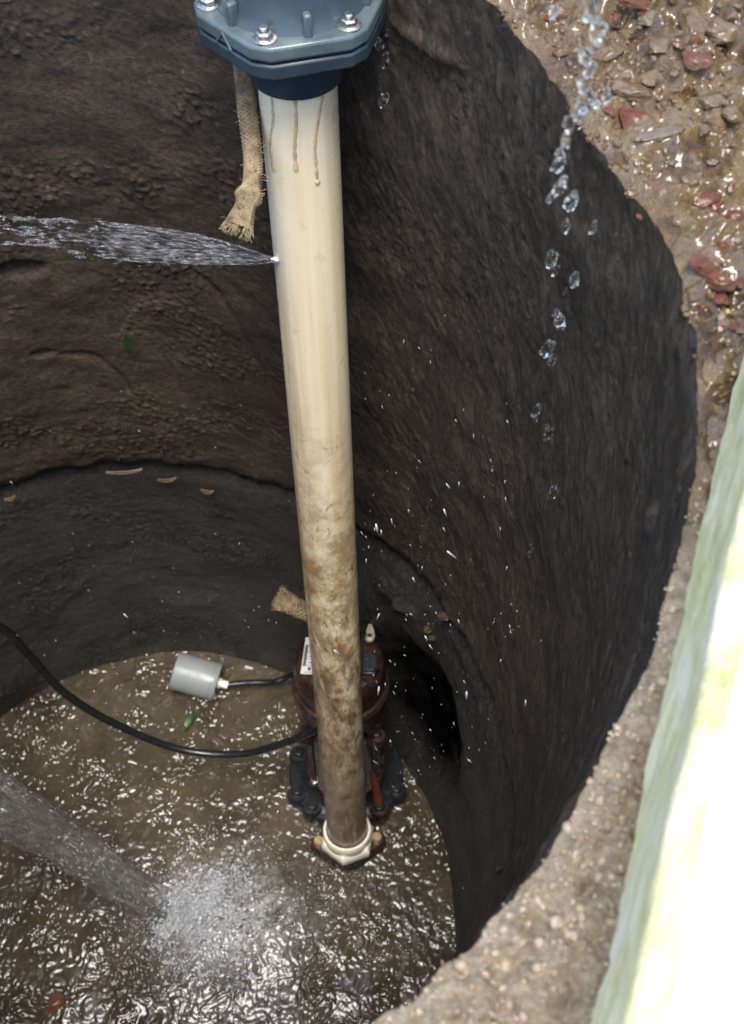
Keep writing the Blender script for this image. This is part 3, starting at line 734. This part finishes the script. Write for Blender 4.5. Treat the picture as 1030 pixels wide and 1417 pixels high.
for a in (-141, -39, 39, 141):
    x, y = AX+.065*math.cos(rad(a)), AY+.065*math.sin(rad(a))
    mb = MB(); mb.lathe([(.0135, .132), (.014, .142), (.012, .146)], 24, (x, y, 0), cap0=True, cap1=True); er = mb.build('ear', RUST, pump, smooth=True)
    mb = MB(); mb.lathe([(.0078, .145), (.0078, .153), (.006, .1545)], 6, (x, y, 0), cap1=True, ang0=.2); mb.build('bolt', BLACKBOLT, er, bevel=.0005)
mb = MB(); mb.lathe([(.0600, .205), (.0625, .222), (.0630, .250), (.0618, .266), (.0585, .2745), (.052, .2785), (.02, .280), (.0, .280)], 64, (AX, AY, 0)); mb.build('motor_cap', RUST, pump, smooth=True)
mb = MB(); mb.lathe([(.0632, .205), (.068, .209), (.068, .216), (.0632, .220)], 64, (AX, AY, 0)); mb.build('cap_rim', RUST, pump, smooth=True)
# rating plate with its printed rows
rt = Matrix.Rotation(rad(-3), 3, 'Y') @ Matrix.Rotation(rad(-3), 3, 'Z')
pc = np.array([AX-.034, AY+.002, .2808])
mb = MB(); mb.box(pc, (.030, .058, .0012), rt); pl = mb.build('rating_plate', PLATE, pump)
mb = MB()
for (lx_, ly_, sx_, sy_) in [(-.0115, .0, .0035, .034)] + [(-.004+.0058*c_, -.021+.0098*r_, .0042, .0012+.004*((c_*3+r_*2) % 3 == 0)) for c_ in range(3) for r_ in range(5)] + [(.0, -.0265+.0106*r_, .023, .0005) for r_ in range(6)]:
    mb.box(pc+np.array(rt @ Vector((lx_, ly_, .0009))), (sx_, sy_, .0004), rt)
mb.build('print', INK, pl)
# lifting lug and cable inlet on the right
mb = MB(); lug = [(-.002, .020), (.002, .019), (.006, .010), (.0075, 0), (.0055, -.007), (.0, -.0095), (-.0055, -.007), (-.007, 0), (-.005, .01)]
mb.prism([(AX+.040+x, AY+.034+y) for x, y in lug], .281, .2865); lg = mb.build('lifting_lug', CREAMLUG, pump, bevel=.0012)
mb = MB(); mb.lathe([(.003, .286), (.003, .290), (.002, .291)], 12, (AX+.040, AY+.033, 0), cap1=True); mb.build('lug_screw', STEEL, lg, smooth=True)
mb = MB(); mb.prism([(AX+.042+x, AY-.008+y) for x, y in [(-.012, -.018), (.008, -.018), (.013, -.008), (.011, .012), (.004, .018), (-.012, .018)]], .268, .2845); ci = mb.build('cable_inlet', RUST, pump, bevel=.002)
mb = MB(); mb.prism([(AX+.042+x*.72, AY-.008+y*.72) for x, y in [(-.012, -.018), (.008, -.018), (.013, -.008), (.011, .012), (.004, .018), (-.012, .018)]], .280, .2858); mb.build('inlet_seal', TEAL_DK, ci, bevel=.001)
mb = MB(); mb.tube(spline([(AX-.03, AY+.03, .277), (AX-.03, AY+.03, .31), (AX, AY+.03, .335), (AX+.03, AY+.03, .31), (AX+.03, AY+.03, .277)], 8), .004, 10); mb.build('bail_handle', CAST_DK, pump, smooth=True)
# outlet: elbow, diamond flange, two brass bolts, ivory hexagon fitting
mb = MB(); mb.tube(spline([(AX, AY-.03, -.10), (0, .03, -.10), (0, .006, -.092), (0, 0, -.07)], 8), [.035]*25, 20); mb.build('outlet_elbow', CAST_DK, pump, smooth=True)
def diamond(s=1.0):
    pts = arc(-.0435*s, 0, .0115*s, 110, 250, 8) + arc(0, 0, .036*s, 222, 318, 12) + arc(.0435*s, 0, .0115*s, -70, 70, 8) + arc(0, 0, .036*s, 42, 138, 12)
    return pts
FT = rad(6)
def rotp(pts): return [(x*math.cos(FT)-y*math.sin(FT), x*math.sin(FT)+y*math.cos(FT)) for x, y in pts]
mb = MB(); mb.prism(rotp(diamond()), -.068, -.056); mb.build('outlet_flange', RUST, pump, bevel=.0018)
mb = MB(); mb.prism(rotp(diamond(1.03)), -.080, -.0665); mb.build('flange_seat', CAST_DK, pump, bevel=.0018)
for sgn in (-1, 1):
    x, y = sgn*.0435*math.cos(FT), sgn*.0435*math.sin(FT)
    mb = MB(); mb.lathe([(.0075, -.0565), (.0075, -.049), (.0066, -.0475), (.0062, -.0475)], 24, (x, y, 0), cap1=True); mb.build('brass_bolt', BRASS, pump, smooth=True)
mb = MB(); mb.lathe([(.0400, -.058), (.0415, -.056), (.0415, -.042), (.038, -.0375)], 6, (0, 0, 0), ang0=rad(-96)); mb.lathe([(.038, -.0375), (.030, -.0375)], 6, ang0=rad(-96)); fit_ = mb.build('hexagon_fitting', IVORY, pump, bevel=.0008)
mb = MB(); mb.lathe([(.0325, -.041), (.0352, -.036), (.0357, -.018), (.0345, -.0155), (.0318, -.0155), (.0302, -.018), (.030, -.03)], 56); mb.build('fitting_collar', IVORY, fit_, smooth=True)

# ------------------------------------------------------------------ black power cable and float switch
cp = [(CX-.415, CY+.02, 1.40), (CX-.415, CY+.03, 1.0), (CX-.40, CY+.06, .70), at_z(-70, 858, .52), at_z(0, 868, .46), at_z(42, 908, .38), at_z(85, 955, .30), at_z(150, 997, .22), at_z(245, 1036, .15), at_z(330, 1044, .15), at_z(395, 1028, .20), at_z(430, 1013, .235), pf(-.01, .06, .195), pf(.01, .06, .2)]
mb = MB(); mb.tube(spline(cp, 14), .0058, 14); cb = mb.build('power_cable', RUBBER, smooth=True); tag(cb, 'thick black power cable sagging over the water from the wall to the pump', 'cable')

fa, fb_ = at_z(243, 928, .028), at_z(300, 944, .020)
fx = fb_-fa; Lf = .0685; fx /= np.linalg.norm(fx); fz = np.array([0, 0, 1.0]); fy = np.cross(fz, fx); fy /= np.linalg.norm(fy); fz = np.cross(fx, fy)
c_ = (fa+fb_)/2
FM = Matrix(((fz[0], fy[0], fx[0], c_[0]), (fz[1], fy[1], fx[1], c_[1]), (fz[2], fy[2], fx[2], c_[2]), (0, 0, 0, 1)))
fl = empty('float_switch', mat=FM); tag(fl, 'grey cylindrical float switch bobbing at the far edge of the pool', 'float switch')
mb = MB(); mb.lathe([(.0, -.036), (.026, -.036), (.0295, -.034), (.0305, -.030), (.0305, .026)], 56); mb.build('float_body', GREYPL, fl, smooth=True)
mb = MB(); mb.lathe([(.0300, .026), (.0300, .028)], 56); mb.build('seam_groove', GREYPL_D, fl, smooth=True)
mb = MB(); mb.lathe([(.0305, .0275), (.0305, .034), (.0292, .036), (.024, .036), (.0225, .0345), (.0, .0345)], 56); mb.build('end_cap', GREYPL, fl, smooth=True)
mb = MB(); mb.lathe([(.0085, .034), (.0085, .041), (.0065, .0415), (.0065, .052), (.005, .053)], 20, cap1=True); mb.build('cable_gland', IVORY, fl, smooth=True)
g0 = np.array(FM @ Vector((0, 0, .05)))
wp = spline([g0, at_z(345, 945, .022), at_z(380, 944, .03), at_z(410, 938, .06), pf(-.05, .10, .14)], 10)
mb = MB(); mb.tube(wp, .0052, 12); o_ = mb.build('float_cable', RUBBER, fl, smooth=True); o_.data.transform(FM.inverted())

# ------------------------------------------------------------------ leak jet from the side of the pipe
jet = []; J0 = np.array(PF @ Vector(lk + np.array([-.004, 0, 0])))
dj = float((J0-CAM) @ fwd)
def envelope(x):       # photo column -> (upper, lower) edge of the spray
    xs_ = [-60, 0, 60, 120, 180, 240, 300, 350, 381]; up_ = [290, 298, 302, 306, 311, 318, 331, 347, 357]; lo_ = [345, 338, 340, 352, 362, 364, 366, 366, 362]
    return np.interp(x, xs_, up_), np.interp(x, xs_, lo_)
mj = []
for _ in range(1100):
    x = 380-440*RNG.uniform()**.9; a_, b_ = envelope(x)
    t_ = RNG.beta(.5, .5); 
    if noise(x*.03, t_*3., 2.) < (-.05 if x < 170 else -.3): continue
    y = a_+(b_-a_)*t_ + RNG.normal(0, .6)
    dd = dj - .02*(380-x)/380 + RNG.normal(0, .003 + .010*(380-x)/380)
    p = at_d(x, y, dd); ln = RNG.uniform(.002, .007)*(1.8 if x > 170 else 1); th_ = RNG.uniform(.00018, .00055)*(1 if x > 170 else 1.5)
    y2 = np.interp(x-10, [0, 400], [0, 0]); a2, b2 = envelope(x-12); dv = at_d(x-12, a2+(b2-a2)*t_, dd)-p; dv /= np.linalg.norm(dv)
    n1_ = np.cross(dv, fwd); n1_ /= np.linalg.norm(n1_); n2_ = np.cross(dv, n1_)
    mj.append((np.stack([dv*ln, n1_*th_, n2_*th_], 1), p))
for _ in range(600):
    x = 375-435*RNG.uniform()**.7; a_, b_ = envelope(x); y = a_+(b_-a_)*RNG.uniform(-.12, 1.12) + RNG.normal(0, 2)*(380-x)/380
    s_ = .00025*math.exp(RNG.normal(0, .6)); mj.append((np.diag([s_*RNG.uniform(1, 3), s_, s_]), at_d(x, y, dj-.02*(380-x)/380+RNG.normal(0, .012))))
jet_root = empty('leak_jet', J0); tag(jet_root, 'fan of white water squirting sideways from a leak in the cream pipe', 'water jet')
o_ = scatter('jet_ligaments', ICO1, [(a_, b_-J0) for a_, b_ in mj], JETW, jet_root); o_['kind'] = 'stuff'
fv = []; NXj, NYj = 110, 22
for i in range(NXj):
    x = 381-300*i/(NXj-1); a_, b_ = envelope(x)
    for j in range(NYj):
        an = 2*math.pi*j/NYj; mid, hf = (a_+b_)/2, (b_-a_)/2*.97*max(.02, 1-(i/(NXj-1))**3)
        y = mid+hf*math.cos(an)*(1+.14*float(noise(x*.04, an*2, 3.)))
        fv.append(at_d(x, y, dj-.02*(380-x)/380+math.sin(an)*.004*(.3+i/NXj))-J0)
o_ = mesh_np('jet_film', fv, grid_faces(NXj, NYj, True), FILM, jet_root)
# ------------------------------------------------------------------ drops falling past the wall and the valve
drop_bases = [lump(ICO4, .5, .85, s_) for s_ in range(12)]
drop_me = []
for s_, (V_, F_) in enumerate(drop_bases):
    o_ = mesh_np('water_drop', V_, F_, CLEAR); drop_me.append(o_.data); bpy.data.objects.remove(o_)
def drop(px, py, w_, h_, d=None, Y=None, label='', group=''):
    p = at_y(px, py, Y) if d is None else at_d(px, py, d)
    dep = float((p-CAM) @ fwd); s_ = dep/F_PX/2
    o_ = link(bpy.data.objects.new('water_drop', random.choice(drop_me)))
    # long axis roughly along the fall as seen in the picture, true 3D ellipsoid
    o_.matrix_world = Matrix.Translation(Vector(p)) @ Matrix.Rotation(RNG.uniform(-.3, .3), 4, 'Y') @ Matrix.Rotation(RNG.uniform(0, 6), 4, 'Z') @ Matrix.Diagonal((w_*s_, w_*s_*.9, h_*s_*1.15, 1))
    tag(o_, label, 'water drop', group)
RL, RGp = 'clear water drop falling in the broken trickle before the right wall', 'drops of the trickle falling before the right wall'
for (x, y, w_, h_) in [(818,14,22,34),(829,40,26,34),(824,62,16,24),(810,78,22,26),(817,98,16,22),(806,118,20,24),(812,138,30,34),(800,152,22,28),(824,142,14,16),(840,131,14,22),(787,172,18,26),(783,192,16,26),(776,212,15,18),(772,228,20,24),(780,250,14,18),(774,262,20,22),(763,273,12,18),(790,280,18,24),(796,268,10,12),(783,312,16,22),(821,315,13,20),(763,358,17,30),(769,374,10,18),(796,386,16,24),(782,403,5,12),(775,444,20,26),(770,432,10,14),(758,482,20,30),(764,497,12,20),(743,568,12,22),(741,580,8,12),(760,600,14,26),(757,590,7,10),(765,682,16,26),(736,756,8,18),(733,767,6,12),(708,874,8,9),(768,15,14,20),(805,160,12,20),(681,648,6,9),(717,560,5,10)]:
    drop(x, y, w_*.88, h_*.98, Y=.50, label=RL, group=RGp)
VL, VG = 'clear water drop falling beside the blue-grey valve', 'drops dripping beside the valve'
for (x, y, w_, h_) in [(530,12,12,18),(527,28,8,14),(525,60,12,18),(533,84,12,22),(531,138,13,22),(552,44,5,12),(535,45,5,10)]:
    drop(x, y, w_, h_, d=1.0, label=VL, group=VG)

# fine spray in the shaft
sp = []
def spray(n, xr, yr, zr, smin, smax):
    k_ = 0
    while k_ < n:
        x, y = RNG.uniform(*xr), RNG.uniform(*yr); z = RNG.uniform(*zr); p = at_z(x, y, z)
        if math.hypot(p[0]-CX, p[1]-CY) > .39: k_ += .2; continue
        s_ = min(.0018, RNG.uniform(smin, smax)*math.exp(RNG.normal(-.6, .5))); k_ += 1
        v = np.array([RNG.normal(0, .18)-.22, RNG.normal(0, .1), 1.0]); v /= np.linalg.norm(v); a_ = np.cross(v, [0, 1, 0]); a_ /= np.linalg.norm(a_); b_ = np.cross(v, a_)
        sp.append((np.stack([v*s_*RNG.uniform(3, 6.5), a_*s_*.55, b_*s_*.55], 1), p))
spray(240, (500, 760), (380, 1080), (.15, 1.25), .0006, .0013)
spray(90, (0, 480), (450, 920), (.05, .9), .0005, .0012)
spray(110, (560, 800), (480, 900), (.4, 1.2), .0005, .0010)
spray(60, (540, 720), (1000, 1250), (.05, .8), .0006, .0012)
spray(50, (0, 330), (640, 900), (.1, .6), .0005, .0011)
tag(scatter('falling_spray', ICO1, sp, GLINT_WATER), 'fine white spray drops falling through the dark shaft', 'spray', kind='stuff')

# ------------------------------------------------------------------ bricks, stones and gravel at the mouth
def stone(name, px, py, w_, h_, mat, seed, label, cat, group=None, rot=0, flat=5, thick=.7, sink=.25):
    P = on_ground(px, py); dep = float((P-CAM) @ fwd); s_ = dep/F_PX/2
    V_, F_ = lump(ICO4, .30, 1.1, seed, flat)
    V_ = V_*(1+.10*fbm(V_[:, 0]+seed, V_[:, 1], V_[:, 2], 3.2, 3))[:, None]
    V_ = V_*np.array([w_*s_, h_*s_*1.15, min(w_, h_)*s_*thick])
    c, s2 = math.cos(rot), math.sin(rot); V_ = V_ @ np.array([[c, s2, 0], [-s2, c, 0], [0, 0, 1]])
    o_ = mesh_np(name, V_, F_, mat); o_.location = (P[0], P[1], P[2]+min(w_, h_)*s_*thick*(1-2*sink)*.6)
    return tag(o_, label, cat, group)
BL, BG = 'small wet red brick fragment in the muddy gravel at the well mouth', 'small brick fragments at the well mouth'
for i, (x, y, w_, h_, r_, lab) in enumerate([(782,19,54,32,.15,'large red brick piece with a pale worn corner beside the falling trickle'),(879,6,46,22,.05,'flat red brick piece behind the falling trickle'),(877,169,52,38,-.5,'shiny wet red brick lump beside the grey slate chip'),
    (853,26,14,18,.2,None),(888,21,14,12,.4,None),(844,155,18,14,.1,None),(937,63,18,14,.3,None),(960,84,26,34,.9,None),(982,276,40,22,.2,None),(988,288,22,18,.2,None),(1017,302,28,20,-.2,None),(1001,346,36,24,-.1,None),(978,374,34,40,.6,None),(991,392,44,30,-.7,None),(997,416,30,20,-.2,None),(1019,455,20,14,-.3,None),(969,422,14,12,0,None),(1024,392,18,16,0,None),(962,58,14,12,0,None),(1012,260,14,11,0,None),(884,300,9,8,0,None)]):
    stone('brick_fragment', x, y, w_*1.35, h_*1.35, BRICK, 40+i, lab or BL, 'brick', None if lab else BG, r_, 11)
stone('slate_chip', 914, 189, 76, 24, SLATE, 71, 'long grey slate chip beside the wet brick lump', 'stone', None, .42, 7, .7)
stone('yellow_stone', 1008, 432, 16, 12, YELLOW, 72, 'small yellow stone among the brick fragments', 'stone')
SL, SG = 'large wet brown stone bedded in the mud at the well mouth', 'large brown stones bedded in the mud'
big = [(845,70,46,34),(835,92,30,22),(880,125,64,34),(905,105,50,30),(920,60,60,40),(960,30,60,44),(1000,40,56,40),(1010,90,50,34),(870,45,34,24),(900,25,40,26),(985,140,40,26),(775,72,22,16),(790,86,16,14),(940,140,30,20),(1015,155,36,24),(925,298,14,10),(1005,365,14,10),(1012,400,18,14),(1018,418,16,12),(1010,470,20,16),(1022,485,14,12),(860,195,24,16),(950,250,20,14),(990,220,24,16),(1018,200,22,16),(890,232,14,10),(930,225,16,12),(1024,330,18,14)]
for i, (x, y, w_, h_) in enumerate(big):
    stone('mud_stone', x, y, w_, h_, STONE, 100+i, SL, 'stone', SG, RNG.uniform(-.6, .6), 8, .75, .72)
for i in range(40):
    x, y = RNG.uniform(800, 1030), RNG.uniform(0, 560)
    P = at_z(x, y, ZR)
    if math.hypot(P[0]-CX, P[1]-CY) < .462 or (x > 1000 and y > 500): continue
    s_ = RNG.uniform(7, 16); stone('pebble', x, y, s_, s_*RNG.uniform(.6, .9), STONE, 200+i, 'small wet pebble scattered between the bigger stones and brick bits', 'pebble', 'small pebbles at the well mouth', RNG.uniform(0, 3), 4, .8, .55)
# uncountable grit: on the mortar rim and in the mud
peb = lump(ICO1, .25, 1.2, 300)
def grit(n, a0, a1, depth, size, keep):
    a = RNG.uniform(rad(a0), rad(a1), n); rr_ = RNG.uniform(-.001, depth, n); r = rim_r(a)+rr_
    x, y = CX+r*np.cos(a), CY+r*np.sin(a); z_ = ZR+ground_h(x, y, rr_); kp = keep(x, y, RNG.uniform(size=n)); out = []
    for i in np.nonzero(kp)[0]:
        s_ = min(.006, size*math.exp(RNG.normal(0, .65)))
        out.append((rand_rot() @ np.diag([s_, s_*.8, s_*.65]), (x[i], y[i], z_[i]-s_*.05)))
    return out
gr = grit(10000, -80, 12, .17, .0010, lambda x, y, u: u < .12+.88*mortar(x, y))
tag(scatter('mortar_gravel', lump(ICO1, .25, 1.2, 300), gr, PEBBLE, smooth=True), 'coarse sandy gravel bedded in the mortar of the near rim', 'gravel', kind='stuff')
gr = grit(6000, -15, 58, .19, .0012, lambda x, y, u: noise(x*14, y*14, 50.) > -.05)
tag(scatter('mud_grit', peb, gr, STONE, smooth=False), 'fine wet grit scattered over the mud', 'grit', kind='stuff')

# ------------------------------------------------------------------ small litter: leaves and chips on the wall and water
def flake(name, px, py, ln, wd, rot, mat, label, cat, Rr=R0, group=None, water=False, off=.004):
    """thin curled leaf or chip, lying on the shaft wall or the water"""
    if water: P = at_z(px, py, .006); n_ = np.array([0, 0, 1.0]); u_ = np.array([1.0, 0, 0])
    else:
        a, z_, P = wall_hit(px, py, Rr); n_ = -np.array([math.cos(a), math.sin(a), 0]); u_ = np.array([math.sin(a), -math.cos(a), 0]); P = P+n_*off
    v_ = np.cross(n_, u_)
    if v_[2] < 0 and not water: v_ = -v_
    d1 = u_*math.cos(rot)+v_*math.sin(rot); d2 = np.cross(n_, d1); mb = MB(); N = 12; V_ = []
    for sgn in (0, 1):
        for i in range(N+1):
            t_ = i/N; w_ = wd*math.sin(math.pi*min(.98, max(.03, t_)))**.7*(1-.3*t_)
            for s_ in (-1, 0, 1):
                V_.append(P + d1*ln*(t_-.5) + d2*(s_*w_+.1*wd*math.sin(t_*5)) + n_*(.0025*math.sin(math.pi*t_)+.0018*abs(s_)+.0012*sgn))
    q = (N+1)*3; F_ = []
    for i in range(N):
        for s_ in range(2):
            a_ = i*3+s_; F_ += [(a_, a_+1, a_+4, a_+3), (a_+q, a_+3+q, a_+4+q, a_+1+q)]
        F_ += [(i*3, i*3+3, i*3+3+q, i*3+q), (i*3+2, i*3+2+q, i*3+5+q, i*3+5)]
    F_ += [(0, q, q+1, 1), (1, q+1, q+2, 2)]; e_ = N*3; F_ += [(e_, e_+1, e_+1+q, e_+q), (e_+1, e_+2, e_+2+q, e_+1+q)]
    mb.add(V_, F_); return tag(mb.build(name, mat, smooth=True), label, cat, group)
flake('grass_blade', 178, 470, .036, .0035, 1.62, LEAF_G, 'green grass blade stuck upright on the back wall', 'leaf')
flake('green_leaf', 262, 1000, .03, .006, 1.2, LEAF_G, 'small green leaf floating near the grey float', 'leaf', water=True)
flake('straw_strip', 172, 642, .046, .0035, .08, LEAF_D, 'pale straw strip caught along the joint between the two rings', 'straw', off=.008)
flake('curled_leaf', 232, 657, .026, .0040, .35, LEAF_D, 'curled dry leaf hanging just under the ring joint', 'leaf', off=.004)
flake('dry_leaf', 288, 674, .017, .0052, .1, LEAF_D, 'oval dry leaf stuck flat under the ring joint', 'leaf', off=.003)
flake('dry_chip', 12, 684, .014, .004, 0, LEAF_D, 'brown chip stuck below the joint beside the shaft edge', 'leaf', off=.003)
flake('straw_splinter', 698, 1205, .034, .0035, 1.5, LEAF_D, 'pale straw splinter on the dark right wall above the near rim', 'straw', RW+.02)
# submerged brick seen at the surface
P = at_z(75, 1392, .0); V_, F_ = lump(ICO3, .25, 1.2, 77, 5); V_ = V_*np.array([.024, .02, .014])
o_ = mesh_np('sunken_brick', V_, F_, BRICK); o_.location = (P[0], P[1], -.007); tag(o_, 'red brick lump half sunk in the brown pool', 'brick')
# stones bedded in the edge of the broken opening
for i, (x, y, s_) in enumerate([(592, 872, .007), (598, 882, .006), (614, 854, .008)]):
    a, z_, P = wall_hit(x, y, R0-.004); V_, F_ = lump(ICO2, .3, 1.2, 90+i, 3); V_ = V_*np.array([s_, s_*.8, s_*.7])
    o_ = mesh_np('lining_stone', V_, F_, WALL_UP); o_.location = tuple(P); tag(o_, 'small brown stone in the wall at the edge of the black hollow', 'stone', 'stones beside the black hollow')

# ------------------------------------------------------------------ whitewashed slab beside the mouth
A_ = at_z(812, 1450, ZR+.012); C_ = at_z(1034, 480, ZR+.012); dv = (C_-A_)[:2]; Lb = np.linalg.norm(dv); dv /= Lb; nv = np.array([dv[1], -dv[0]])
slab = empty('whitewashed_slab', (A_[0], A_[1], ZR)); tag(slab, 'thick whitewashed slab with a mossy green side lying next to the well mouth', 'slab')
N1, N2 = 140, 24; Hs = .118
t_ = np.linspace(-.12, Lb+.5, N1)[None].repeat(N2, 0); h_ = np.linspace(-.02, 1, N2)[:, None].repeat(N1, 1)
off = .004*fbm(t_, h_*.1, 0, 8, 2) + .0015*fbm(t_, h_*.12, 3, 40, 3); rnd = .012*sstep(.85, 1, h_)
zt = h_*Hs + .012*fbm(t_, 0*t_, 9, 14, 4)*h_
V_ = np.stack([dv[0]*t_+nv[0]*(off+rnd), dv[1]*t_+nv[1]*(off+rnd), zt], -1)
mesh_np('mossy_side', V_.reshape(-1, 3), grid_faces(N2, N1), MOSSY, slab)
top = V_[-1]; N3 = 30; tv = []
for i in range(N3):
    s_ = (i/(N3-1))**1.5*.5
    q = top.copy(); q[:, 0] += nv[0]*s_; q[:, 1] += nv[1]*s_; q[:, 2] += .004*min(1, i/3)+.002*fbm(q[:, 0], q[:, 1], 0, 30, 3)*min(1, i/3); tv.append(q)
back = tv[-1].copy(); back[:, 2] = -.02; tv.append(back)
mesh_np('top_face', np.array(tv).reshape(-1, 3), grid_faces(len(tv), N1), WHITE, slab)
